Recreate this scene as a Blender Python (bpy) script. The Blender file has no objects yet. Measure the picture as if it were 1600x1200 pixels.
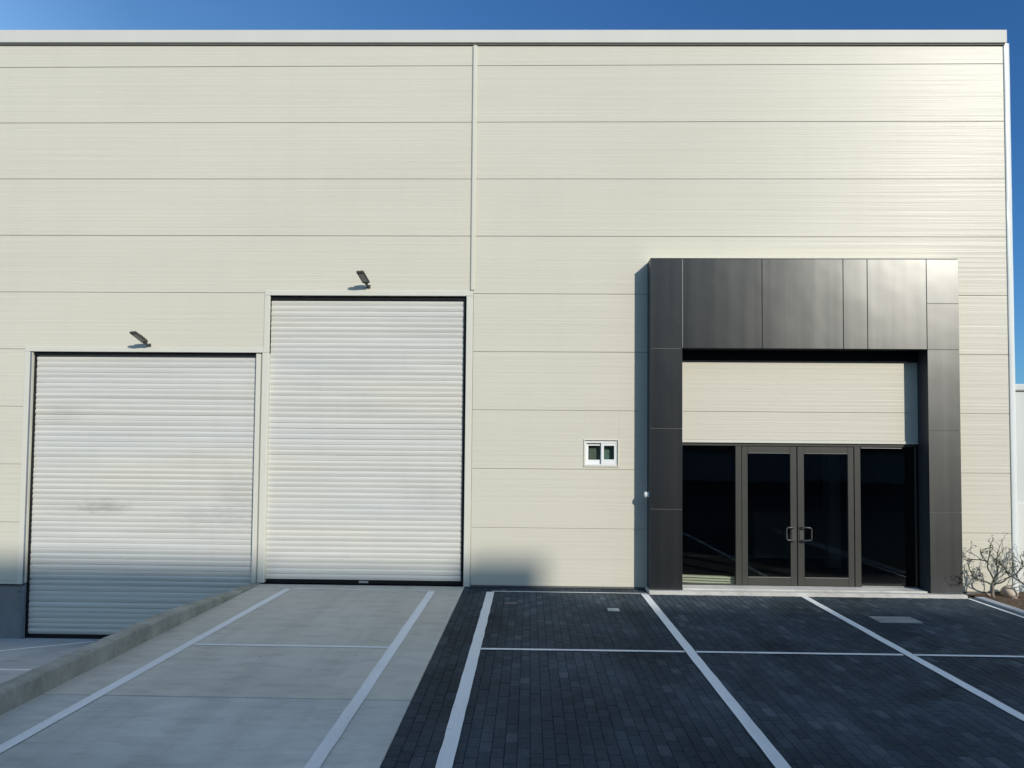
import bpy, bmesh, math, random
from mathutils import Vector, Matrix, noise as mnoise
random.seed(7)
sc = bpy.context.scene
C = sc.collection
PI = math.pi

# ------------------------------------------------------------------ helpers
ORG = {}
def box(bm, x0, x1, y0, y1, z0, z1, bev=0.0, seg=1):
    vs = [bm.verts.new((x, y, z)) for x in (x0, x1) for y in (y0, y1) for z in (z0, z1)]
    f = [(0, 1, 3, 2), (4, 6, 7, 5), (0, 4, 5, 1), (2, 3, 7, 6), (0, 2, 6, 4), (1, 5, 7, 3)]
    fs = [bm.faces.new([vs[i] for i in q]) for q in f]
    if bev > 0:
        es = list({e for q in fs for e in q.edges})
        bmesh.ops.bevel(bm, geom=es, offset=bev, segments=seg, affect='EDGES', clamp_overlap=True)
    return vs

def boxm(bev, *boxes, seg=1):
    bm = bmesh.new()
    for b in boxes:
        box(bm, *b, bev=bev, seg=seg)
    return bm

def tube(bm, pts, rads, n=8, cap=True):
    rings = []
    pts = [Vector(p) for p in pts]
    prev = None
    for i, p in enumerate(pts):
        d = (pts[min(i + 1, len(pts) - 1)] - pts[max(i - 1, 0)])
        if d.length < 1e-9: d = Vector((0, 0, 1))
        d.normalize()
        u = prev - d * prev.dot(d) if prev is not None else d.orthogonal()
        if u.length < 1e-6: u = d.orthogonal()
        u.normalize(); prev = u
        v = d.cross(u)
        r = rads[i] if isinstance(rads, (list, tuple)) else rads
        rings.append([bm.verts.new(p + (u * math.cos(2 * PI * k / n) + v * math.sin(2 * PI * k / n)) * r) for k in range(n)])
    for a, b in zip(rings, rings[1:]):
        for k in range(n):
            f = bm.faces.new((a[k], a[(k + 1) % n], b[(k + 1) % n], b[k])); f.smooth = True
    if cap:
        bm.faces.new(rings[0][::-1]); bm.faces.new(rings[-1])

def obj(name, bm, mat, parent=None, smooth=False, kind=None, label=None):
    me = bpy.data.meshes.new(name)
    org = ORG.get(parent.as_pointer(), Vector()) if parent else Vector()
    bmesh.ops.recalc_face_normals(bm, faces=bm.faces)
    if org.length: bmesh.ops.translate(bm, verts=bm.verts, vec=-org)
    if smooth:
        for f in bm.faces: f.smooth = True
    bm.to_mesh(me); bm.free()
    o = bpy.data.objects.new(name, me)
    C.objects.link(o)
    me.materials.append(mat)
    if parent: o.parent = parent
    ORG[o.as_pointer()] = org
    if kind: o['kind'] = kind
    if label: o['label'] = label
    return o

def parts(name, bev, mat, parent, *boxes):
    """one object per box"""
    return [obj(name, boxm(bev, b), mat, parent) for b in boxes]

def thing(name, label, cat, loc=(0, 0, 0), group=None):
    o = bpy.data.objects.new(name, None)
    o.empty_display_size = 0.2
    C.objects.link(o); o.location = loc
    ORG[o.as_pointer()] = Vector(loc)
    o['label'] = label; o['category'] = cat
    if group: o['group'] = group
    return o

def tag(o, label, cat, group=None):
    o['label'] = label; o['category'] = cat
    if group: o['group'] = group
    return o

def recenter(o):
    """put a single mesh thing's origin at its base"""
    me = o.data
    xs = [v.co.x for v in me.vertices]; ys = [v.co.y for v in me.vertices]; zs = [v.co.z for v in me.vertices]
    c = Vector(((min(xs) + max(xs)) / 2, (min(ys) + max(ys)) / 2, min(zs)))
    me.transform(Matrix.Translation(-c)); o.location = c
    return o

# ------------------------------------------------------------------ materials
class N:
    def __init__(s, name):
        s.m = bpy.data.materials.new(name); s.m.use_nodes = True
        s.t = s.m.node_tree; s.b = s.t.nodes['Principled BSDF']
        s.co = s.t.nodes.new('ShaderNodeTexCoord')
    def n(s, typ, **k):
        nd = s.t.nodes.new(typ)
        for a, v in k.items(): setattr(nd, a, v)
        return nd
    def l(s, a, b): s.t.links.new(a, b)
    def coord(s, scale=(1, 1, 1), rot=(0, 0, 0), loc=(0, 0, 0)):
        mp = s.n('ShaderNodeMapping'); mp.inputs['Scale'].default_value = scale
        mp.inputs['Rotation'].default_value = rot; mp.inputs['Location'].default_value = loc
        s.l(s.co.outputs['Object'], mp.inputs['Vector']); return mp.outputs['Vector']
    def noise(s, vec, scale=1, detail=4, rough=.55, dist=0):
        nd = s.n('ShaderNodeTexNoise'); s.l(vec, nd.inputs['Vector'])
        nd.inputs['Scale'].default_value = scale; nd.inputs['Detail'].default_value = detail
        nd.inputs['Roughness'].default_value = rough; nd.inputs['Distortion'].default_value = dist
        return nd.outputs['Fac']
    def ramp(s, fac, stops):
        r = s.n('ShaderNodeValToRGB'); e = r.color_ramp.elements
        while len(e) < len(stops): e.new(.5)
        for i, (p, c) in enumerate(stops):
            e[i].position = p
            e[i].color = (c, c, c, 1) if isinstance(c, (int, float)) else (*c, 1)
        s.l(fac, r.inputs['Fac']); return r.outputs['Color']
    def mix(s, a, b, fac, mode='MIX'):
        m = s.n('ShaderNodeMix', data_type='RGBA', blend_type=mode)
        for sock, v in ((m.inputs['Factor'], fac), (m.inputs['A'], a), (m.inputs['B'], b)):
            if isinstance(v, (int, float)): sock.default_value = v
            elif isinstance(v, tuple): sock.default_value = (*v, 1)
            else: s.l(v, sock)
        return m.outputs['Result']
    def math(s, op, a, b=0.0):
        m = s.n('ShaderNodeMath', operation=op)
        for i, v in enumerate((a, b)):
            if isinstance(v, (int, float)): m.inputs[i].default_value = v
            else: s.l(v, m.inputs[i])
        return m.outputs[0]
    def bump(s, h, strength=.3, dist=.01, prev=None):
        b = s.n('ShaderNodeBump'); b.inputs['Strength'].default_value = strength
        b.inputs['Distance'].default_value = dist; s.l(h, b.inputs['Height'])
        if prev is not None: s.l(prev, b.inputs['Normal'])
        return b.outputs['Normal']
    def aniso(s, k):
        """stretch highlights vertically, as on rolled / brushed sheet"""
        c = s.n('ShaderNodeCombineXYZ'); c.inputs[2].default_value = 1.0
        s.l(c.outputs[0], s.b.inputs['Tangent']); s.b.inputs['Anisotropic'].default_value = k
    def set(s, col=None, rough=None, metal=None, spec=None, normal=None, ior=None):
        for k, v in (('Base Color', col), ('Roughness', rough), ('Metallic', metal), ('Specular IOR Level', spec), ('Normal', normal), ('IOR', ior)):
            if v is None: continue
            i = s.b.inputs[k]
            if isinstance(v, tuple): i.default_value = (*v, 1)
            elif isinstance(v, (int, float)): i.default_value = v
            else: s.l(v, i)
        return s.m

def mat_cream(name='cream_panel', base=(.63, .603, .505)):
    a = N(name)
    big = a.noise(a.coord((.25, 1, .6)), 1.0, 4)
    streak = a.noise(a.coord((1.3, 1, .12)), 2.0, 5)
    rowt = a.noise(a.coord((.02, 1, 1.0)), 1.7, 1)
    c = a.mix(tuple(x * .93 for x in base), tuple(min(1, x * 1.06) for x in base), big)
    c = a.mix(c, a.ramp(streak, [(.25, .9), (.5, 1.0)]), .22, 'MULTIPLY')
    c = a.mix(c, a.ramp(rowt, [(.3, .96), (.7, 1.0)]), .6, 'MULTIPLY')
    rib = a.noise(a.coord((.16, 1, 17)), 1.0, 3, .6)
    rib2 = a.noise(a.coord((.5, 1, 60)), 1.0, 2, .6)
    emb = a.noise(a.coord((9, 9, 9)), 6.0, 2)
    n = a.bump(rib, .33, .02)
    n = a.bump(rib2, .26, .006, n)
    n = a.bump(emb, .05, .01, n)
    a.aniso(.5)
    return a.set(c, .36, 0, .20, n)

def mat_white(name, base=(.72, .73, .71), rough=.4, var=.05, spec=.5, metal=0):
    a = N(name)
    v = a.noise(a.coord((1, 1, .3)), 2.2, 5)
    c = a.mix(tuple(x * (1 - var * 1.5) for x in base), tuple(min(1, x * (1 + var)) for x in base), v)
    n = a.bump(a.noise(a.coord((1, 1, 1)), 3.0, 2), .12, .01)
    return a.set(c, rough, metal, spec, n)

def mat_shutter(name, smudge=None):
    a = N(name)
    base = (.66, .665, .63)
    v = a.noise(a.coord((.35, 1, 5.0)), 1.5, 3)
    v2 = a.noise(a.coord((.12, 1, 1.1)), 1.0, 2)
    c = a.mix((.52, .515, .475), (.68, .67, .62), v)
    c = a.mix(c, a.ramp(v2, [(.3, (.92, .94, .98)), (.7, (1., .99, .94))]), .9, 'MULTIPLY')
    st = a.noise(a.coord((2.5, 1, .25)), 1.6, 5)
    c = a.mix(c, a.ramp(st, [(.28, .90), (.5, 1.0)]), .25, 'MULTIPLY')
    if smudge:
        for (sx, sz, rx, rz, k) in smudge:
            mp = a.coord((1 / rx, 0, 1 / rz), loc=(-sx / rx, 0, -sz / rz))
            ln = a.n('ShaderNodeVectorMath', operation='LENGTH'); a.l(mp, ln.inputs[0])
            nn = a.math('ADD', ln.outputs['Value'], a.math('MULTIPLY', a.math('SUBTRACT', a.noise(a.coord((3, 1, 8)), 2, 4), .5), 1.2))
            c = a.mix(c, a.ramp(nn, [(.15, 1 - k), (1.0, 1.0)]), 1.0, 'MULTIPLY')
    w = a.noise(a.coord((.5, 1, 2.5)), 2.0, 3)
    n = a.bump(w, .35, .02)
    return a.set(c, .42, 0.0, .4, n)

def mat_dark(name, base, rough=.5, spec=.5, metal=0):
    a = N(name)
    v = a.noise(a.coord((1, 1, 1)), 3.0, 4)
    c = a.mix(tuple(x * .8 for x in base), tuple(x * 1.2 for x in base), v)
    return a.set(c, rough, metal, spec)

def mat_portal():
    a = N('anthracite_panel')
    v = a.noise(a.coord((2.0, 2.0, .05)), 3.0, 4)
    rnd = a.n('ShaderNodeNewGeometry').outputs['Random Per Island']
    c = a.mix((.003, .004, .0045), (.005, .006, .0065), v)
    c = a.mix(c, a.ramp(rnd, [(0, .85), (1, 1.15)]), 1.0, 'MULTIPLY')
    a.aniso(.52); a.b.inputs['Specular Tint'].default_value = (.96, .98, .96, 1)
    r = a.math('ADD', a.math('MULTIPLY', v, .07), .232)
    n = a.bump(a.noise(a.coord((.6, 1, .6)), 1.6, 2), .25, .02)
    return a.set(c, r, 0, 1.0, n, 1.66)

def mat_concrete(name, c0, c1, joint=False, scale=1.0):
    a = N(name)
    big = a.noise(a.coord((.5, .9, .5)), .9 * scale, 5, .6)
    mid = a.noise(a.coord((1, 2.2, 1)), 2.6 * scale, 6, .6, .3)
    fine = a.noise(a.coord((1, 1, 1)), 60, 3)
    c = a.mix(c0, c1, a.ramp(big, [(.3, 0.0), (.7, 1.0)]))
    c = a.mix(c, a.ramp(mid, [(.28, .78), (.48, .96), (.75, 1.06)]), .9, 'MULTIPLY')
    c = a.mix(c, a.ramp(fine, [(.3, .9), (.7, 1.06)]), .6, 'MULTIPLY')
    spots = a.noise(a.coord((1, 1, 1)), 7.5, 2, .4)
    c = a.mix(c, a.ramp(spots, [(.205, .55), (.25, 1.0)]), .8, 'MULTIPLY')
    # trowel / broom marks
    tyre = a.noise(a.coord((2.4, .12, 1)), 1.1, 4, .6)
    c = a.mix(c, a.ramp(tyre, [(.36, .86), (.52, 1.0)]), .7, 'MULTIPLY')
    grit = a.noise(a.coord((1, 1, 1)), 28, 2, .5)
    c = a.mix(c, a.ramp(grit, [(.26, .72), (.33, 1.0)]), .6, 'MULTIPLY')
    tr = a.noise(a.coord((.6, 9, 1)), 2.2, 4)
    c = a.mix(c, a.ramp(tr, [(.35, .93), (.6, 1.02)]), .7, 'MULTIPLY')
    n = a.bump(fine, .25, .004)
    n = a.bump(tr, .12, .01, n)
    return a.set(c, .75, 0, .35, n)

def mat_paver():
    a = N('paver_block')
    rnd = a.n('ShaderNodeNewGeometry').outputs['Random Per Island']
    c = a.ramp(rnd, [(0, (.036, .049, .060)), (.5, (.044, .058, .070)), (.92, (.054, .069, .082)), (1, (.078, .094, .107))])
    big = a.noise(a.coord((1, 1, 1)), .45, 4)
    c = a.mix(c, a.ramp(big, [(.32, .68), (.68, 1.40)]), 1.0, 'MULTIPLY')
    fine = a.noise(a.coord((1, 1, 1)), 45, 4)
    c = a.mix(c, a.ramp(fine, [(.3, .75), (.7, 1.25)]), .8, 'MULTIPLY')
    dust = a.noise(a.coord((1, 1, 1)), 1.7, 6, .7)
    c = a.mix(c, (.070, .082, .095), a.math('MULTIPLY', a.ramp(dust, [(.55, 0.0), (.8, 1.0)]), .35))
    tyre = a.noise(a.coord((1.6, .12, 1)), 1.0, 3, .6)
    c = a.mix(c, a.ramp(tyre, [(.36, .72), (.58, 1.08)]), .8, 'MULTIPLY')
    oil = a.noise(a.coord((1, 1, 1)), .9, 3, .5, .5)
    c = a.mix(c, a.ramp(oil, [(.30, .55), (.38, 1.0)]), .7, 'MULTIPLY')
    n = a.bump(fine, .5, .004)
    return a.set(c, .75, 0, .07, n)

def mat_paint():
    a = N('line_paint')
    w = a.noise(a.coord((1, 1, 1)), 9, 6, .7)
    f = a.noise(a.coord((1, 1, 1)), 70, 3, .6)
    c = a.mix((.76, .76, .75), (.86, .86, .84), w)
    c = a.mix(c, a.ramp(f, [(.30, .72), (.42, 1.0)]), .7, 'MULTIPLY')
    wr = a.noise(a.coord((1, 1, 1)), 3.2, 8, .75)
    c = a.mix(c, (.16, .17, .18), a.math('MULTIPLY', a.ramp(wr, [(.60, 0.0), (.70, 1.0)]), .55))
    ty = a.noise(a.coord((1.2, .15, 1)), 1.3, 4, .6)
    c = a.mix(c, a.ramp(ty, [(.35, .80), (.55, 1.0)]), .8, 'MULTIPLY')
    n = a.bump(f, .3, .003)
    return a.set(c, .6, 0, .4, n)

def mat_glass(name, tint, refl=1.0):
    a = N(name); t = a.t
    t.nodes.remove(a.b)
    out = [n for n in t.nodes if n.type == 'OUTPUT_MATERIAL'][0]
    tr = a.n('ShaderNodeBsdfTransparent'); tr.inputs['Color'].default_value = (*tint, 1)
    gl = a.n('ShaderNodeBsdfGlossy'); gl.inputs['Roughness'].default_value = .02
    gl.inputs['Color'].default_value = (.9 * refl, .95 * refl, .95 * refl, 1)
    fr = a.n('ShaderNodeFresnel'); fr.inputs['IOR'].default_value = 1.45
    b = a.bump(a.noise(a.coord((1, 1, 1)), 1.2, 2), .06, .02)
    a.l(b, gl.inputs['Normal'])
    m = a.n('ShaderNodeMixShader')
    a.l(fr.outputs[0], m.inputs[0]); a.l(tr.outputs[0], m.inputs[1]); a.l(gl.outputs[0], m.inputs[2])
    a.l(m.outputs[0], out.inputs['Surface'])
    return a.m

CREAM = mat_cream()
CAP = mat_white('white_flashing', (.60, .59, .54), .55, .04, .3)
TRIM = mat_white('white_trim', (.65, .635, .555), .38)
SHUT1 = mat_shutter('shutter_slats_low', [(-7.35, 1.27, .8, .20, .10), (-6.85, 1.27, .55, .16, .24), (-4.55, 1.4, .0001 + .5, .6, .12), (-5.2, 1.15, .8, .2, .12), (-7.6, 2.9, .5, .25, .10)])
SHUT2 = mat_shutter('shutter_slats_tall', [(-1.3, 1.5, .6, .3, .06)])
BLACK = mat_dark('black_rubber', (.006, .007, .009), .55, .3)
BACK = mat_dark('dark_void', (.012, .012, .014), .8, .2)
GROOVE = mat_dark('joint_sealant', (.56, .545, .45), .8, .2)
PORTAL = mat_portal()
BRONZE = mat_dark('bronze_aluminium', (.044, .043, .037), .42, .5)
BRONZE2 = mat_dark('handle_metal', (.085, .085, .08), .35, .5, .3)
CONC = mat_concrete('bay_concrete', (.52, .485, .41), (.61, .575, .495))
CONC2 = mat_concrete('bay_concrete_front', (.42, .41, .375), (.63, .615, .565))
RAMPM = mat_concrete('ramp_concrete', (.34, .35, .36), (.44, .45, .46))
KERBM = mat_concrete('kerb_concrete', (.24, .235, .195), (.45, .43, .37), scale=3)
SILL = mat_concrete('threshold_stone', (.50, .48, .44), (.62, .60, .56), scale=2)
PLINTH = mat_concrete('plinth_grey', (.17, .18, .19), (.24, .25, .26))
PAVER = mat_paver()
SAND = mat_dark('joint_sand', (.021, .029, .036), .9, .03)
PAINT = mat_paint()
ASPH = mat_concrete('asphalt', (.045, .045, .047), (.065, .065, .067))
GLASS = mat_glass('clear_dark_glass', (.86, .89, .87), .9)
GLASS_W = mat_glass('window_glass', (.86, .90, .88))
PVC = mat_white('white_pvc', (.80, .81, .80), .3, .02)
LAMPG = mat_dark('lamp_housing', (.075, .072, .06), .5, .4)
LENS = mat_dark('lamp_lens', (.24, .235, .20), .25, .6)

# ------------------------------------------------------------------ ground
# hole for the sunken loading ramp: x -16..-4.66, y -9.1..0.05
RX0, RX1, RY0, RY1 = -16.0, -4.66, -9.1, 0.3
bm = bmesh.new()
def quad(bm, x0, x1, y0, y1, z):
    return bm.faces.new([bm.verts.new(p) for p in ((x0, y0, z), (x1, y0, z), (x1, y1, z), (x0, y1, z))])
B = 900
GZ = -.03
for r in ((-B, B, -B, RY0), (-B, RX0, RY0, RY1), (RX1, B, RY0, RY1), (-B, B, RY1, B)):
    quad(bm, *r, GZ)
bmesh.ops.remove_doubles(bm, verts=bm.verts, dist=1e-4)
obj('ground', bm, ASPH, kind='structure')

bm = bmesh.new()   # ramp falls to -1.0 at the wall
z_at = lambda y: -1.0 + .110 * (-y)
NY = 24
prev = None
for i in range(NY + 1):
    y = RY1 + (RY0 - RY1) * i / NY
    z = z_at(y) if y < 0 else -1.0
    cur = [bm.verts.new((x, y, min(z, GZ + .001))) for x in (RX0, RX0 + 5, RX1 + .02)]
    if prev:
        for k in range(2): bm.faces.new((prev[k], prev[k + 1], cur[k + 1], cur[k]))
    prev = cur
obj('loading_ramp', bm, RAMPM, kind='structure')
bm = boxm(.004, (RX0 - .2, RX0, RY0, 0, -1.3, 0.0))
obj('ramp_side_wall', bm, PLINTH, kind='structure')

# raised concrete bay: slabs with a joint at y = -5.66
JY = -5.66
bm = boxm(.006, (-4.60, -1.085, JY + .006, -.0, -1.2, 0))
obj('concrete_paving', bm, CONC, kind='structure')
bm = boxm(.006, (-4.60, -1.085, -9.3, JY - .006, -1.2, -.003))
obj('concrete_paving', bm, CONC2, kind='structure')

# block paving: blocks 0.1 x 0.2 laid lengthwise towards the wall, half-bond
bm = bmesh.new()
rr = random.Random(3)
x = -1.078; col = 0
while x < 7.12:
    y = -9.3 - (.1 if col % 2 else 0)
    while y < -.02:
        x0, x1, y0, y1 = x + .0016, x + .0984, y + .0016, y + .1984
        y1 = min(y1, -.012)
        if y1 - y0 > .03:
            hz = -.004 + rr.uniform(-.0016, .0016); tx = rr.gauss(0, .010); ty = rr.gauss(0, .007)
            cx, cy = (x0 + x1) / 2, (y0 + y1) / 2
            jx, jy = rr.uniform(-.001, .001), rr.uniform(-.0015, .0015)
            ch = .004
            def P(px, py, dz=0): return bm.verts.new((px + jx, py + jy, hz + dz + (px - cx) * tx + (py - cy) * ty))
            top = [P(x0 + ch, y0 + ch), P(x1 - ch, y0 + ch), P(x1 - ch, y1 - ch), P(x0 + ch, y1 - ch)]
            mid = [P(x0, y0, -.004), P(x1, y0, -.004), P(x1, y1, -.004), P(x0, y1, -.004)]
            low = [P(x0, y0, -.03), P(x1, y0, -.03), P(x1, y1, -.03), P(x0, y1, -.03)]
            bm.faces.new(top)
            for a, b_ in ((top, mid), (mid, low)):
                for k in range(4):
                    bm.faces.new((a[k], b_[k], b_[(k + 1) % 4], a[(k + 1) % 4]))
        y += .2
    x += .1; col += 1
me = bpy.data.meshes.new('block_paving'); bm.to_mesh(me); bm.free()
pv = bpy.data.objects.new('block_paving', me); C.objects.link(pv); me.materials.append(PAVER); pv['kind'] = 'structure'
bm = bmesh.new(); quad(bm, -1.08, 7.13, -9.3, -.0, -.0125)
obj('paving_bed', bm, SAND, kind='structure')

# painted lines (z slightly above the paving), slightly wobbly edges
def line(bm, x0, y0, x1, y1, w, z=.004, z2=None):
    d = Vector((x1 - x0, y1 - y0, 0)); L = d.length; d.normalize(); nrm = Vector((-d.y, d.x, 0))
    n = max(2, int(L / .12)); prev = None
    sd = rr.uniform(0, 100)
    for i in range(n + 1):
        t = L * i / n
        a = w / 2 * (1 + .10 * mnoise.noise(Vector((sd, t * 3, 0))))
        b_ = w / 2 * (1 + .10 * mnoise.noise(Vector((sd + 9, t * 3, 0))))
        zz = z if z2 is None else z + (z2 - z) * i / n
        p = Vector((x0, y0, zz)) + d * t
        p.z = zz
        cur = (bm.verts.new(p + nrm * a), bm.verts.new(p - nrm * b_))
        if prev: bm.faces.new((prev[0], prev[1], cur[1], cur[0]))
        prev = cur
def pline(*a, **k):
    bm = bmesh.new(); line(bm, *a, **k); obj('parking_line', bm, PAINT, kind='structure')
pline(-3.96, -.40, -4.07, -8.6, .115)
pline(-1.58, -.46, -1.57, -8.6, .115)
pline(-.62, -.44, -.61, -8.6, .125)
pline(1.88, -.46, 1.90, -8.6, .115)
pline(4.44, -.46, 4.36, -8.6, .11)
pline(7.06, -.46, 7.04, -8.6, .06)
pline(-3.90, -.39, -1.55, -.395, .045)
pline(-.60, -.385, 1.93, -.395, .045)
pline(-3.93, -3.87, -1.64, -3.87, .065)
pline(-.56, -3.87, 1.82, -3.86, .065)
pline(1.95, -3.86, 4.33, -3.85, .065)
pline(4.45, -3.85, 7.02, -3.85, .065)
z0 = lambda y: z_at(y) + .005
pline(-7.35, -.12, -8.55, -1.6, .06, z=z0(-.12), z2=z0(-1.6))
pline(-6.5, -2.62, -11.5, -2.72, .06, z=z0(-2.62), z2=z0(-2.72))

# kerb along the edge of the raised bay (top runs out towards the wall)
bm = bmesh.new()
prev = None
n = 150
def ktop(y):
    t = min(1, max(0, (-y - .1) / 3.6)); return .015 + .18 * (t * t * (3 - 2 * t)) ** .8
for i in range(n + 1):
    y = -.01 - 9.1 * i / n
    zt = ktop(y)
    w = lambda k, s=.006: s * mnoise.noise(Vector((k * 7.3, y * 4.5, 1))) + s * .6 * mnoise.noise(Vector((k * 7.3, y * 17, 4)))
    ch = min(.02, zt * .4) * (1 + .8 * mnoise.noise(Vector((3, y * 6, 0))))
    zl = max(-.03, 0)
    prof = [(-4.565 + w(1), -.25), (-4.565 + w(1), zt * .5), (-4.565 + w(2), zt - ch), (-4.565 - ch + w(3), zt + w(4, .004)),
            (-4.67, zt + w(5, .004)), (-4.755 + ch * 1.3 + w(6), zt + w(7, .004)), (-4.76 + w(8), zt - ch * 1.5), (-4.76, -.3), (-4.76, -1.2)]
    cur = [bm.verts.new((a, y, b_)) for a, b_ in prof]
    if prev:
        for k in range(len(prof) - 1):
            bm.faces.new((prev[k], prev[k + 1], cur[k + 1], cur[k]))
    else: bm.faces.new(cur)
    prev = cur
bm.faces.new(prev[::-1])
obj('kerb', bm, KERBM, kind='structure')

# right-hand edging kerb beside the planting bed
bm = boxm(.01, (7.15, 7.30, -9.3, -.46, -.2, .035))
obj('edging_kerb', bm, mat_concrete('edging_concrete', (.40, .41, .43), (.52, .53, .55), scale=2), kind='structure')
bm = bmesh.new()
G = 44
soil = [[None] * (G + 1) for _ in range(G + 1)]
for i in range(G + 1):
    for j in range(G + 1):
        x = 7.30 + 5.0 * i / G; y = -3.2 + 3.34 * j / G
        z = -.005 + .05 * mnoise.noise(Vector((x * 2.5, y * 2.5, 0))) + .02 * mnoise.noise(Vector((x * 11, y * 11, 3)))
        soil[i][j] = bm.verts.new((x, y, z + (.02 if i else 0)))
for i in range(G):
    for j in range(G):
        bm.faces.new((soil[i][j], soil[i + 1][j], soil[i + 1][j + 1], soil[i][j + 1]))
sm = N('soil')
sn = sm.noise(sm.coord(), 14, 6, .7)
SOIL = sm.set(sm.ramp(sn, [(.3, (.07, .045, .028)), (.6, (.17, .12, .08)), (.75, (.30, .24, .18))]), .95, 0, .1, sm.bump(sn, .8, .02))
obj('planting_bed', bm, SOIL, smooth=True, kind='structure')

# ------------------------------------------------------------------ warehouse
W = thing('warehouse', 'cream clad warehouse with two roller shutters and a black entrance portal', 'building', (-.5, 0, 0))
G_ = .0042      # half joint gap
XL, XR = -16.0, 8.05
ZT = 9.49
# cladding rectangles (x0,x1,z0,z1) per course, split at joints z=1..9
rects = []
def course(x0, x1, z0, z1):
    z = math.floor(z0 + 1e-6)
    cur = z0
    while cur < z1 - 1e-6:
        nx = min(z1, math.floor(cur + 1e-6) + 1)
        rects.append((x0, x1, cur + (G_ if abs(cur - round(cur)) < 1e-6 else 0), nx - (G_ if abs(nx - round(nx)) < 1e-6 else 0)))
        cur = nx
course(XL, -8.785, -.06, 4.045)             # left of low shutter
course(XL, -4.605, 4.045, 5.0)
course(XL, -1.0, 5.0, ZT)
course(-.985, 1.985, .03, 5.0)
course(-1.0, XR, 5.0, ZT)
# window opening in the section -.985..1.985: x .925..1.505 z 2.055..2.505
out = []
for r in rects:
    x0, x1, a, b_ = r
    if x0 > -1 and x0 < -.98 and a < 2.505 and b_ > 2.055 and x1 < 2:
        out += [(x0, .925, a, b_), (1.505, x1, a, b_), (.925, 1.505, a, 2.055), (.925, 1.505, 2.505, b_)]
    else: out.append(r)
rects = out
course2 = []
rects_save = rects; rects = []
course(1.985, 2.1, .03, 5.0)
course(2.1, 7.0, 2.525, 5.0)
course(7.0, XR, .03, 5.0)
rects = rects_save + rects
bm = bmesh.new()
for x0, x1, a, b_ in rects:
    box(bm, x0, x1, 0, .011, a, b_, bev=.0022)
obj('cladding', bm, CREAM, W)
# dark backing behind joints
bm = bmesh.new()
for r in ((XL, -8.66, -.04, 4.0), (XL, -4.56, 4.0, ZT - .02), (-4.56, -1.03, 5.0, ZT - .02), (-1.03, .92, .0, ZT - .02), (1.51, 2.1, .0, ZT - .02),
          (.92, 1.51, 2.51, ZT - .02), (.92, 1.51, 0, 2.05), (2.1, 6.98, 2.53, ZT - .02), (6.98, XR, .0, ZT - .02)):
    box(bm, r[0], r[1], .012, .12, r[2], r[3])
obj('backing_wall', bm, GROOVE, W)
# body of the building: sides, rear, roof
bm = boxm(0, (XR - .02, XR + .03, .12, 24, -.2, ZT - .05), (XL, XL + .05, .12, 24, -1.3, ZT - .05), (XL, XR, 24, 24.05, -.2, ZT - .05))
obj('side_wall', bm, CREAM, W)
bm = boxm(0, (XL + .05, XR - .02, .13, 24, 8.9, 9.0))
obj('roof', bm, mat_dark('roof_sheet', (.35, .36, .36), .5), W)
# plinth left
bm = boxm(.004, (XL, -8.665, .035, .16, -1.2, -.075))
obj('plinth', bm, PLINTH, W)
bm = boxm(.002, (XL, -8.665, -.005, .03, -.075, -.062))
obj('drip_flashing', bm, BLACK, W)
# base flashing on the right
parts('base_flashing', .002, mat_dark('base_flashing_dark', (.12, .12, .11), .6), W, (-.985, 1.985, -.008, .008, .0, .028), (7.04, XR, -.008, .008, -.02, .028))
# parapet cap
bm = bmesh.new()
cx = XL
rr2 = random.Random(5)
while cx < 8.09:
    nx = 8.09
    d = rr2.uniform(-.0012, .0012)
    box(bm, cx + .0008, nx - .0008, -.055 + d, .30, 9.375 + d * .5, 9.600 + d, bev=.005, seg=2)
    cx = nx
def rise(bm):      # the cap climbs very slightly to the left
    for v in bm.verts: v.co.z += (8.09 - v.co.x) * .0048 - .035
rise(bm)
obj('parapet_cap', bm, CAP, W)
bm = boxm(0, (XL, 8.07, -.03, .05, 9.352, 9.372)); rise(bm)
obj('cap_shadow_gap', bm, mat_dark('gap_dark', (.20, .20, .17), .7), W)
# vertical cover strip
bm = boxm(.012, (-1.04, -.965, -.032, .0, 5.05, 9.358), seg=2)
obj('cover_strip', bm, mat_white('cream_trim', (.64, .625, .53), .38), W)
# corner trim (slightly dented sheet)
bm = bmesh.new()
prev = None
NZ = 120
for i in range(NZ + 1):
    z = -.02 + 9.37 * i / NZ
    w = .010 * mnoise.noise(Vector((2, z * .9, 0))) + .010 * max(0, 1 - abs(z - 6.45) / .25)
    t = .006 * mnoise.noise(Vector((9, z * 1.3, 0)))
    prof = [(8.052, .0), (8.052, -.010), (8.066, -.016 + w * .4), (8.135 + t, -.016 + w), (8.158 + t, .0 + w * .4), (8.158 + t, .18)]
    cur = [bm.verts.new((a, b_, z)) for a, b_ in prof]
    if prev:
        for k in range(5): bm.faces.new((prev[k], prev[k + 1], cur[k + 1], cur[k]))
    prev = cur
obj('corner_trim', bm, mat_white('corner_flashing', (.72, .75, .73), .28), W, smooth=True)

# trims round shutters
parts('opening_trim', .004, TRIM, W, (-8.785, -8.70, -.012, .03, -.06, 3.958), (-8.785, -4.607, -.014, .028, 3.958, 4.045),
          (-4.605, -4.51, -.014, .028, 3.958, 4.956), (-4.605, -1.0, -.016, .026, 4.956, 5.045), (-1.105, -1.0, -.012, .03, .0, 4.955))
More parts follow.
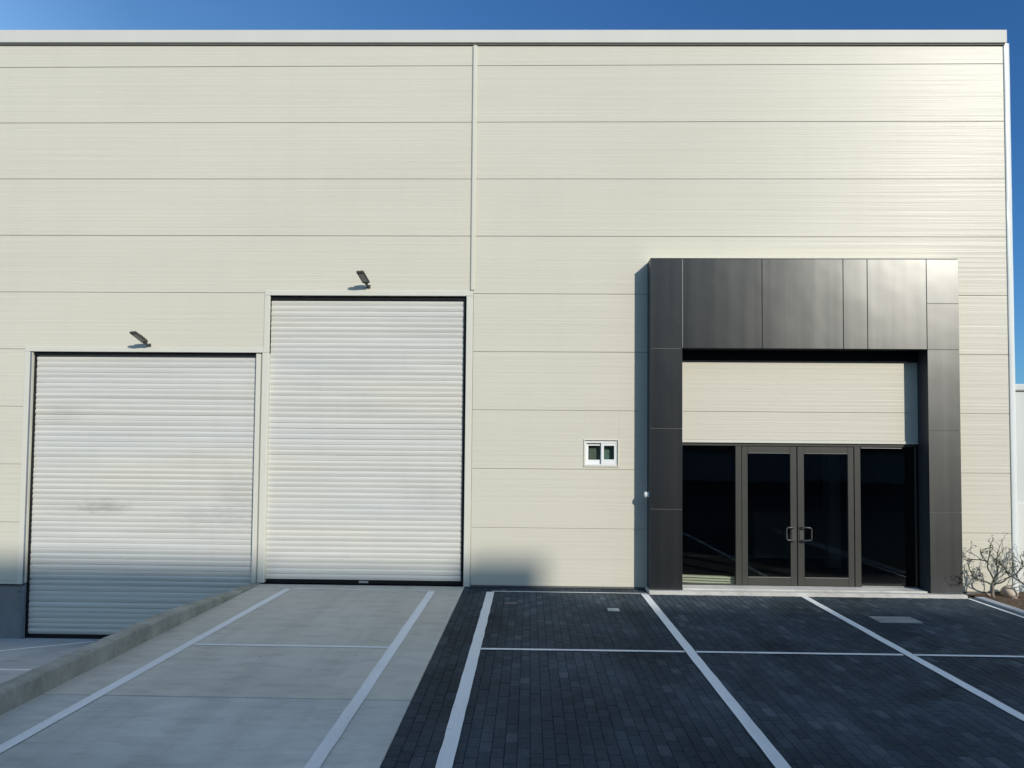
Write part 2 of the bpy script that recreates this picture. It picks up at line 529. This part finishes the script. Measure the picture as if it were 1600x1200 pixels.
# mullion between shutters
bm = boxm(.006, (-4.625, -4.512, -.014, .16, .02, 3.956))
obj('mullion', bm, TRIM, W)
parts('guide_rail', .004, TRIM, W, (-4.74, -4.66, .015, .12, -1.0, 3.945), (-4.655, -4.632, .03, .14, -1.0, 3.95))
bm = boxm(.003, (-1.10, -1.04, .032, .30, .0, 4.95))
obj('door_reveal', bm, mat_dark('reveal_dark', (.03, .035, .045), .6), W)
bm = boxm(.003, (-8.699, -8.672, .004, .30, -1.0, 3.955))
obj('door_reveal', bm, mat_dark('reveal_grey', (.16, .18, .22), .6), W)

def shutter(name, x0, x1, z0, z1, yf, mat, seed, guideL, guideR, label):
    D = None
    rs = random.Random(seed)
    p = .0925
    bm = bmesh.new()
    nx = 14
    z = z0 + .075
    rows = []
    k = 0
    while z < z1 + .05:
        tilt = rs.gauss(0, .0024); off = rs.gauss(0, .0014); dep = .0100 * rs.uniform(.65, 1.25)
        for (u, d) in ((.0, .55), (.04, -.15), (.14, -.0), (.32, -.65), (.52, -1.0), (.72, -.85), (.90, -.35), (.97, .2)):
            row = []
            for i in range(nx + 1):
                x = x0 + (x1 - x0) * i / nx
                wob = .0022 * mnoise.noise(Vector((x * .9, (z) * 3.1, seed)))
                sag = .004 * mnoise.noise(Vector((x * .45, z * 1.2, seed + 5)))
                row.append(bm.verts.new((x, yf + d * dep + off + tilt * (u - .5) * 3 + wob, z + u * p + sag)))
            rows.append(row)
        z += p; k += 1
    for a, b_ in zip(rows, rows[1:]):
        for i in range(nx):
            f = bm.faces.new((a[i], a[i + 1], b_[i + 1], b_[i])); f.smooth = True
    D = obj('roller_shutter', bm, mat, W, label=label)
    bm = boxm(.004, (x0 + .005, x1 - .005, yf - .006, yf + .04, z0 + .004, z0 + .078))
    obj('bottom_seal', bm, BLACK, D)
    bm = boxm(0, (x0 - .12, x1 + .12, yf + .05, yf + .08, z0, z1 + .3))
    obj('door_void', bm, BACK, D)
    if guideL:
        bm = boxm(.003, (x0 - guideL, x0 - .002, yf - .035, yf + .045, z0, z1))
        obj('guide_channel', bm, BLACK, D)
    if guideR:
        bm = boxm(.003, (x1 + .002, x1 + guideR, yf - .035, yf + .045, z0, z1))
        obj('guide_channel', bm, BLACK, D)
    return D
S1 = shutter('a', -8.630, -4.735, -1.0, 3.94, .095, SHUT1, 11, .042, 0, 'low wide white roller shutter at the foot of the ramp')
bm = boxm(.002, (-8.66, -4.66, .04, .20, 3.905, 3.955)); obj('header_slot', bm, BLACK, S1)
S2 = shutter('b', -4.51, -1.155, .0, 4.92, .08, SHUT2, 23, 0, .045, 'tall white roller shutter above the concrete bay')
bm = boxm(.002, (-4.51, -1.10, .04, .20, 4.895, 4.953)); obj('header_slot', bm, BLACK, S2)
bm = boxm(.004, (-2.90, -2.74, .050, .074, .022, .062)); box(bm, -2.87, -2.77, .038, .050, .030, .052, bev=.003)
obj('lift_handle', bm, mat_dark('galvanised', (.45, .46, .47), .35, .5, .6), S2)

# small sliding window
bm = boxm(.003, (.915, 1.515, -.014, .03, 2.495, 2.515), (.915, 1.515, -.014, .03, 2.045, 2.065), (.915, .937, -.013, .03, 2.065, 2.495), (1.493, 1.515, -.013, .03, 2.065, 2.495))
Wn = obj('window', bm, mat_white('cream_flashing', (.66, .65, .55), .4), W)
bm = boxm(.003, (.940, 1.490, .012, .10, 2.068, 2.088), (.940, 1.490, .012, .10, 2.450, 2.490), (.940, .965, .012, .10, 2.088, 2.450), (1.468, 1.490, .012, .10, 2.088, 2.450))
obj('frame', bm, PVC, Wn)
bm = boxm(.003, (.967, 1.00, .052, .085, 2.09, 2.448), (1.205, 1.245, .052, .085, 2.09, 2.448), (1.0, 1.205, .052, .085, 2.09, 2.165), (1.0, 1.205, .052, .085, 2.405, 2.448))
obj('sash', bm, PVC, Wn)
bm = boxm(.003, (1.215, 1.262, .018, .048, 2.09, 2.448), (1.435, 1.466, .018, .048, 2.09, 2.448), (1.262, 1.435, .018, .048, 2.09, 2.172), (1.262, 1.435, .018, .048, 2.405, 2.448))
obj('sash', bm, PVC, Wn)
bm = boxm(0, (1.0, 1.205, .066, .070, 2.165, 2.405)); obj('pane', bm, GLASS_W, Wn)
bm = boxm(0, (1.262, 1.435, .030, .034, 2.172, 2.405)); obj('pane', bm, GLASS_W, Wn)
bm = boxm(.002, (1.196, 1.204, .044, .051, 2.10, 2.15)); obj('latch', bm, mat_dark('latch_grey', (.25, .25, .25)), Wn)
bm = boxm(0, (.90, 1.25, .135, .14, 1.9, 2.6)); obj('blind', bm, mat_dark('blind_grey', (.17, .19, .165), .8), Wn)
bm = boxm(0, (1.25, 1.55, .135, .14, 1.9, 2.6)); obj('blind', bm, mat_dark('blind_green', (.17, .26, .225), .8), Wn)

# ------------------------------------------------------------------ entrance portal
YF = -.345
PX = [1.985, 2.52, 3.83, 5.16, 6.52, 7.045]
bm = bmesh.new()
g = .004
def panel(x0, x1, z0, z1, yf=YF):
    box(bm, x0 + g, x1 - g, yf, yf + .03, z0 + g, z1 - g, bev=.003)
for x0, x1 in ((1.985, 2.52),):
    for z0_, z1_ in ((.052, 1.37), (1.37, 2.70), (2.70, 4.03), (4.03, 5.53)): panel(x0, x1, z0_, z1_)
for z0_, z1_ in ((.052, 1.37), (1.37, 2.70), (2.70, 4.03), (4.03, 4.79), (4.79, 5.53)): panel(6.52, 7.045, z0_, z1_)
for a, b_ in ((2.52, 3.83), (3.83, 5.16), (5.16, 5.555), (5.555, 6.52)): panel(a, b_, 4.03, 5.53)
Pt = obj('entrance_portal', bm, PORTAL, W, label='black metal panel portal framing the glass doors')
bm = boxm(0, (1.992, 2.514, YF + .031, -.002, .052, 5.522), (6.528, 7.038, YF + .031, -.002, .052, 5.522), (2.514, 6.528, YF + .031, -.002, 4.04, 5.522))
obj('carcass', bm, mat_dark('portal_carcass', (.022, .027, .036), .5, .5), Pt)
BEAD = mat_dark('bead_metal', (.30, .31, .31), .35, .5, .5)
parts('joint_bead', 0, BEAD, Pt, (PX[1] - .0038, PX[1] + .0038, YF + .004, YF + .0305, 4.04, 5.52),
      *[(1.995, 2.51, YF + .008, YF + .0305, zz - .003, zz + .003) for zz in (1.37, 2.70, 4.03)],
      *[(6.53, 7.035, YF + .008, YF + .0305, zz - .003, zz + .003) for zz in (1.37, 2.70, 4.03, 4.79)])
bm = boxm(.004, (1.99, 7.04, YF - .012, -.0, 5.531, 5.545))
obj('top_flashing', bm, TRIM, Pt)

obj('soffit_trim', boxm(.002, (2.522, 6.526, -.035, -.002, 3.855, 4.036)), BLACK, Pt)

# threshold slab
bm = boxm(.008, (1.96, 7.06, -.445, .10, -.12, .05), seg=2)
obj('threshold', bm, SILL, W)
bm = boxm(.004, (2.53, 6.50, -.30, .12, .05, .075), seg=1)
obj('door_step', bm, SILL, W)
# lintel
bm = boxm(.003, (2.522, 6.525, -.012, .12, 2.475, 2.522))
obj('lintel_flashing', bm, TRIM, W)

# ------------------------------------------------------------------ storefront
SF = obj('glass_front', boxm(.003, (2.53, 6.52, .02, .09, 2.425, 2.472), (3.485, 3.585, .02, .10, .078, 2.424), (5.475, 5.575, .02, .10, .078, 2.424),
         (2.53, 3.484, .03, .08, .078, .098), (5.576, 6.50, .03, .08, .078, .098), (6.488, 6.515, .025, .08, .098, 2.424), (2.53, 2.55, .025, .08, .098, 2.424)), BRONZE, W)
bm = boxm(0, (2.551, 3.484, .052, .058, .099, 2.424)); obj('side_pane', bm, GLASS, SF)
bm = boxm(0, (5.576, 6.487, .052, .058, .099, 2.424)); obj('side_pane', bm, GLASS, SF)
parts('glazing_bead', .002, mat_dark('bead_light', (.35, .35, .34), .4, .5, .4), SF, (5.59, 6.27, .022, .030, 2.400, 2.412), (5.58, 6.28, .018, .030, .080, .096))
def leaf(x0, x1, gx0, gx1, hx):
    y0, y1 = .028, .072
    L = obj('door_leaf', boxm(.004, (x0, gx0, y0, y1, .084, 2.418), (gx1, x1, y0, y1, .084, 2.418), (gx0, gx1, y0 + .001, y1 - .001, .084, .222), (gx0, gx1, y0 + .001, y1 - .001, 2.302, 2.418)), BRONZE, SF)
    bm = boxm(0, (gx0, gx1, .048, .054, .222, 2.302)); obj('pane', bm, GLASS, L)
    parts('glazing_bead', .001, mat_dark('bead_b', (.20, .20, .18), .4), L, (gx0, gx1, y0 - .004, y0 + .003, .214, .224), (gx0, gx1, y0 - .004, y0 + .003, 2.300, 2.308))
    s = 1 if hx > (x0 + x1) / 2 else -1     # stile carrying the handle
    bm = bmesh.new()
    mx = hx
    yo = -.045
    pts = [(mx, y0, 1.065), (mx, yo + .02, 1.065), (mx - s * .02, yo, 1.065), (mx - s * .125, yo, 1.060), (mx - s * .145, yo, 1.035), (mx - s * .145, yo, .875), (mx - s * .125, yo, .852), (mx - s * .02, yo, .847), (mx, yo + .02, .847), (mx, y0, .847)]
    tube(bm, pts, .011, 10)
    obj('handle', bm, BRONZE2, L)
    bm = boxm(.003, (mx - .035, mx + .03, y0 - .008, y0 + .001, .83, 1.08)); obj('handle_plate', bm, mat_dark('plate_metal', (.10, .10, .09), .35, .5, .3), L)
leaf(3.592, 4.512, 3.69, 4.405, 4.46)
leaf(4.526, 5.466, 4.635, 5.368, 4.585)
# dark interior
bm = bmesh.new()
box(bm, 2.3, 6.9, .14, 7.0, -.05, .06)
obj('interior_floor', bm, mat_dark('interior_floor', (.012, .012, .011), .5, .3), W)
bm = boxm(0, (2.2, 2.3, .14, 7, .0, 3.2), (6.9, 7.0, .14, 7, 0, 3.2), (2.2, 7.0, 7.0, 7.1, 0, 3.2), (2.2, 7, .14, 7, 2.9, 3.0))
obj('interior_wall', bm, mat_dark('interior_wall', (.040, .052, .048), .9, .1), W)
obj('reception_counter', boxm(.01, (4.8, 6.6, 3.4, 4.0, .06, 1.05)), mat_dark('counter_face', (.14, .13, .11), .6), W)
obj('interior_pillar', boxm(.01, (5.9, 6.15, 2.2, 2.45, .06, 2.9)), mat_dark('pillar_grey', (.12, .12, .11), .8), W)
# pale boards lying inside behind the left side pane
for k, (dx, zz, lab) in enumerate(((0, .155, 'top pale board of the stack behind the left side pane'), (.02, .110, 'middle pale board of the stack behind the left side pane'), (-.02, .065, 'bottom pale board of the stack behind the left side pane'))):
    bm = bmesh.new(); box(bm, -.56, .56, -.05, .05, 0, .031, bev=.003)
    bmesh.ops.rotate(bm, verts=bm.verts, cent=(0, 0, 0), matrix=Matrix.Rotation(-.16, 3, 'Z'))
    o = obj('board', bm, mat_white('pale_board', (.80, .80, .66), .6)); o.location = (3.06 + dx, .23, zz + .012)
    tag(o, lab, 'board', 'boards stacked inside the entrance')

# ------------------------------------------------------------------ floodlights
def floodlight(loc, yaw, label):
    T = thing('floodlight', label, 'light', loc, 'floodlights above the shutters')
    T.rotation_euler = (0, 0, 0)
    R = Matrix.Rotation(yaw, 4, 'Z')
    def add(name, bm, mat, par):
        bmesh.ops.transform(bm, verts=bm.verts, matrix=R)
        bmesh.ops.translate(bm, verts=bm.verts, vec=Vector(loc))
        return obj(name, bm, mat, par)
    bm = boxm(.004, (-.035, .035, -.018, -.0, -.03, .03)); add('base_plate', bm, LAMPG, T)
    bm = bmesh.new(); tube(bm, [(0, -.012, 0), (0, -.06, .0), (0, -.10, .035)], [.018, .016, .020], 10); add('arm', bm, LAMPG, T)
    tilt = Matrix.Translation((0, -.10, .035)) @ Matrix.Rotation(-math.radians(24), 4, 'X')
    # head: slab reaching outwards, lens below
    def tb(*b, bev=.004):
        bm = bmesh.new(); box(bm, *b, bev=bev); bmesh.ops.transform(bm, verts=bm.verts, matrix=tilt); return bm
    bm = bmesh.new()
    box(bm, -.065, .065, -.325, -.01, -.012, .026, bev=.008, seg=2)
    for k in range(5): box(bm, -.045 + k * .0215, -.041 + k * .0215, -.20, -.02, .024, .042)
    bmesh.ops.transform(bm, verts=bm.verts, matrix=tilt); H = add('head', bm, LAMPG, T)
    add('lens', tb(-.046, .046, -.285, -.06, -.0175, -.010), LENS, H)
    add('clamp', tb(-.02, .02, -.03, .03, -.03, .015), LAMPG, T)
    return T
floodlight((-6.60, 0, 4.075), -.26, 'small grey floodlight on the wall above the low wide shutter')
floodlight((-2.80, 0, 5.115), -.18, 'small grey floodlight on the wall above the tall shutter')

# round white fitting on the shaded side of the portal
bm = bmesh.new()
bmesh.ops.create_uvsphere(bm, u_segments=20, v_segments=12, radius=.045)
bmesh.ops.scale(bm, verts=bm.verts, vec=(.9, .9, 1.2))
for f in bm.faces: f.smooth = True
box(bm, .03, .052, -.035, .035, -.045, .045, bev=.006)
s = obj('motion_sensor', bm, PVC); s.location = (1.985 - .046, -.24, 1.60)
tag(s, 'small white domed sensor on the left side of the black portal', 'sensor')

# ------------------------------------------------------------------ covers in the paving
COVM = mat_concrete('cover_pale', (.42, .43, .42), (.56, .56, .54), scale=6)
bm = boxm(.004, (1.16, 1.33, -1.73, -1.56, -.03, .006)); box(bm, 1.20, 1.29, -1.66, -1.63, .006, .010)
tag(recenter(obj('drain_cover', bm, COVM)), 'small square pale cover in the dark paving between two bay lines', 'drain cover')
bm = boxm(.004, (4.84, 5.42, -2.22, -1.86, -.03, .006)); box(bm, 4.87, 4.95, -2.06, -2.00, .005, .012, bev=.002)
tag(recenter(obj('drain_cover', bm, mat_concrete('cover_pale_b', (.26, .27, .26), (.38, .38, .36), scale=6))), 'larger rectangular pale cover in the paving before the glass doors', 'drain cover')
bm = boxm(.003, (-.36, -.17, -1.33, -1.24, -.03, .002))
tag(recenter(obj('valve_cover', bm, mat_dark('cover_red', (.16, .12, .12), .8))), 'tiny reddish valve cover in the paving near the bay corner', 'valve cover')

# ------------------------------------------------------------------ bare shrubs, rock
BARK = N('bark')
bn = BARK.noise(BARK.coord((1, 1, 1)), 25, 4)
BARK = BARK.set(BARK.ramp(bn, [(.3, (.13, .11, .085)), (.7, (.30, .25, .20))]), .9, 0, .2)
TWIG = mat_dark('twig', (.095, .098, .078), .9, .2)
LEAF = mat_dark('leaf_dry', (.075, .095, .055), .8, .2)
def shrub(loc, seed, h, label, trunk_dir):
    T = thing('bare_shrub', label, 'shrub', loc, 'bare shrubs at the building corner')
    rs = random.Random(seed)
    b_tr, b_tw, b_lf = bmesh.new(), bmesh.new(), bmesh.new()
    def limb(bm, p, d, L, r0, r1, depth):
        pts = [Vector(p)]; d = Vector(d).normalized(); n = 6
        for i in range(n):
            d = (d + Vector((rs.gauss(0, .22), rs.gauss(0, .18), rs.gauss(.05, .15)))).normalized()
            pts.append(pts[-1] + d * L / n)
        tube(bm, pts, [r0 + (r1 - r0) * i / n for i in range(n + 1)], 6 if depth else 8)
        return pts, d
    def leaves(p, k):
        for _ in range(k):
            q = Vector(p) + Vector((rs.gauss(0, .018), rs.gauss(0, .018), rs.gauss(0, .018)))
            a = Vector((rs.gauss(0, 1), rs.gauss(0, 1), rs.gauss(0, 1))).normalized() * rs.uniform(.010, .022)
            c = a.orthogonal().normalized() * rs.uniform(.005, .010)
            b_lf.faces.new([b_lf.verts.new(q + v) for v in (-a, c, a, -c)])
    L0 = Vector(loc) + Vector((0, 0, -.03))
    pts, d = limb(b_tr, L0, trunk_dir, h * .34, .030, .021, 0)
    def grow(p, d, L, r, depth):
        pts, dd = limb(b_tr if depth < 1 else b_tw, p, d, L, r, r * .62, depth)
        leaves(pts[-1], 2 if depth >= 3 else 0)
        if depth >= 4: return
        for _ in range(rs.choice((2, 3, 3)) if depth < 3 else 2):
            i = rs.randint(2, len(pts) - 1)
            nd = (dd + Vector((rs.gauss(0, .75), rs.gauss(0, .55), rs.gauss(.12, .45)))).normalized()
            if depth >= 3: leaves(pts[i], 1)
            grow(pts[i], nd, L * rs.uniform(.55, .8), r * .62, depth + 1)
    for a in (-.95, -.35, .35, .95):
        grow(pts[-1 - (abs(a) > .5)], (math.sin(a) + rs.gauss(0, .1), rs.gauss(0, .3), math.cos(a)), h * .42, .015, 1)
    obj('trunk', b_tr, BARK, T)
    t = obj('crown', b_tw, TWIG, T)
    obj('dry_leaves', b_lf, LEAF, t)
shrub((7.50, -.42, .0), 4, .86, 'bare twisted shrub beside the black portal, at the cream wall', (-.35, 0, 1))
shrub((8.02, -.52, .0), 9, .95, 'bare shrub at the photo edge by the building corner', (-.25, 0, 1))
shrub((8.85, -.4, .0), 14, .8, 'bare shrub standing beyond the warehouse corner', (.1, 0, 1))
bm = bmesh.new()
bmesh.ops.create_icosphere(bm, subdivisions=3, radius=.12)
for v in bm.verts:
    v.co *= 1 + .22 * mnoise.noise(v.co * 9)
    v.co.z *= 1.0
for f in bm.faces: f.smooth = True
r = obj('rock', bm, mat_concrete('rock_tan', (.42, .34, .26), (.60, .50, .41), scale=5)); r.location = (7.86, -.22, .06)
tag(r, 'rounded tan stone in the soil at the foot of the wall', 'rock')
rr3 = random.Random(2)
for k, lab in enumerate(('small flat stone at the edging beside the portal', 'small brown stone in front of the tan rock', 'small pale stone near the second bare shrub')):
    bm = bmesh.new(); bmesh.ops.create_icosphere(bm, subdivisions=2, radius=.05)
    for v in bm.verts: v.co *= 1 + .3 * mnoise.noise(v.co * 20 + Vector((k * 5, 0, 0))); v.co.z *= .6
    r = obj('rock', bm, mat_concrete('rock_brown', (.22, .16, .12), (.36, .28, .22), scale=5)); r.location = ((7.50, -.25, .03), (7.72, -.55, .04), (8.1, -.35, .04))[k]
    tag(r, lab, 'rock')

# ------------------------------------------------------------------ neighbours and background
T = thing('boundary_wall', 'white plastered wall beyond the right corner of the warehouse', 'wall', (14, .2, 0))
WP = mat_white('white_plaster', (.60, .62, .60), .8, .06, .2)
obj('wall_face', boxm(.01, (8.175, 32, .20, .45, -.1, 3.40)), WP, T)
obj('coping', boxm(.02, (8.175, 32, .15, .50, 3.402, 3.52)), WP, T)
obj('base_course', boxm(.01, (8.175, 32, .165, .198, -.1, 1.50)), mat_white('plaster_base', (.66, .67, .63), .8, .06, .2), T)

bm = bmesh.new()
prev = None
for i in range(61):
    x = 60 + 4 * i
    hgt = 19 + 6 * mnoise.noise(Vector((x * .02, 0, 0))) + 1.2 * mnoise.noise(Vector((x * .15, 3, 0)))
    cur = [bm.verts.new((x, 150 + 40 * t, hgt * (math.sin(t * PI / 2)) - .5)) for t in (0, .15, .3, .5, .75, 1)]
    if prev:
        for k in range(5): bm.faces.new((prev[k], cur[k], cur[k + 1], prev[k + 1]))
    prev = cur
obj('hill', bm, mat_dark('hill_green', (.07, .10, .09), .95, .1), smooth=True, kind='structure')

# the unit across the yard (its roof line throws the shade over the yard)
O = thing('opposite_building', 'grey warehouse block across the yard behind the photographer', 'building', (8, -53, 0))
OB = mat_white('opposite_cladding', (.30, .31, .32), .6, .08, .3)
def sh(z): return z + .56 * 45
obj('wall', boxm(0, (-45, 23.9, -61, -45, -.03, sh(.40)), (23.9, 27.35, -61, -45, -.03, sh(.27)), (27.35, 28.6, -61, -45, -.03, sh(.48)), (28.6, 85, -61, -45, -.03, sh(-.80))), OB, O)
OG = mat_dark('opposite_glass', (.03, .035, .04), .1, .6)
for i in range(9):
    for z in (2.2, 6.2, 10.2, 14.2, 18.2, 21.8):
        obj('window', boxm(0, (-40 + i * 13.0, -34 + i * 13.0, -45.0, -44.94, z, z + 1.7)), OG, O)

# ------------------------------------------------------------------ camera
yaw, pitch, roll, ppy, HC = -2.42722567e-02, 3.95068895e-02, 8.85697142e-03, 655.115, 2.3445
cy_, sy_, cp, sp, cr, sr = math.cos(yaw), math.sin(yaw), math.cos(pitch), math.sin(pitch), math.cos(roll), math.sin(roll)
fw = Vector((sy_ * cp, cy_ * cp, sp)); rt = Vector((cy_, -sy_, 0)); up = rt.cross(fw)
r2 = rt * cr + up * sr; u2 = -rt * sr + up * cr
cam = bpy.data.cameras.new('camera'); co = bpy.data.objects.new('camera', cam); C.objects.link(co)
M = Matrix((r2, u2, -fw)).transposed().to_4x4()
M.translation = Vector((0, -12.6, HC))
co.matrix_world = M
cam.sensor_width = 36; cam.lens = 36 * 1155 / 1600
cam.shift_y = (ppy - 600) / 1600
cam.clip_end = 3000; cam.clip_start = .05
sc.camera = co

# ------------------------------------------------------------------ light
SD = Vector((.63, -1, .56)).normalized()
el = math.asin(SD.z); az = math.atan2(SD.x, SD.y)   # clockwise from +Y
w = bpy.data.worlds.new('World'); sc.world = w; w.use_nodes = True
nt = w.node_tree; bg = nt.nodes['Background']
sky = nt.nodes.new('ShaderNodeTexSky'); sky.sky_type = 'NISHITA'; sky.sun_disc = False
sky.sun_elevation = el; sky.sun_rotation = az
sky.air_density = 1.0; sky.dust_density = .6; sky.ozone_density = 2.0
# the sky away from the sun deepens to a strong blue
def nd(t, **k):
    n = nt.nodes.new(t)
    for a, v in k.items(): setattr(n, a, v)
    return n
tc = nd('ShaderNodeTexCoord')
dp = nd('ShaderNodeVectorMath', operation='DOT_PRODUCT'); dp.inputs[1].default_value = Vector((.52, .72, .46)).normalized()
nt.links.new(tc.outputs['Generated'], dp.inputs[0])
nz = nd('ShaderNodeTexNoise'); nz.inputs['Scale'].default_value = 3.0; nz.inputs['Detail'].default_value = 5
nt.links.new(tc.outputs['Generated'], nz.inputs['Vector'])
ad = nd('ShaderNodeMath', operation='MULTIPLY_ADD'); ad.inputs[1].default_value = -.10
nt.links.new(nz.outputs['Fac'], ad.inputs[0]); nt.links.new(dp.outputs['Value'], ad.inputs[2])
rp = nd('ShaderNodeValToRGB'); e = rp.color_ramp.elements
while len(e) < 4: e.new(.5)
for i, (p, c) in enumerate(((.25, (.86, 1.02, 1.04)), (.50, (.35, .55, .69)), (.75, (.22, .42, .62)), (.95, (.15, .34, .54)))):
    e[i].position = p; e[i].color = (*c, 1)
nt.links.new(ad.outputs[0], rp.inputs['Fac'])
mx = nd('ShaderNodeMix', data_type='RGBA', blend_type='MULTIPLY'); mx.inputs['Factor'].default_value = 1
nt.links.new(sky.outputs[0], mx.inputs['A']); nt.links.new(rp.outputs[0], mx.inputs['B'])
nt.links.new(mx.outputs['Result'], bg.inputs['Color']); bg.inputs['Strength'].default_value = .215
sl = bpy.data.lights.new('sun', 'SUN'); so = bpy.data.objects.new('sun', sl); C.objects.link(so)
sl.energy = 3.55; sl.angle = math.radians(.53); sl.color = (1.0, .94, .84)
so.location = SD * 60
so.rotation_euler = SD.to_track_quat('Z', 'Y').to_euler()
sc.view_settings.view_transform = 'Standard'; sc.view_settings.look = 'None'
sc.view_settings.exposure = 0; sc.view_settings.gamma = 1
sc.cycles.max_bounces = 8
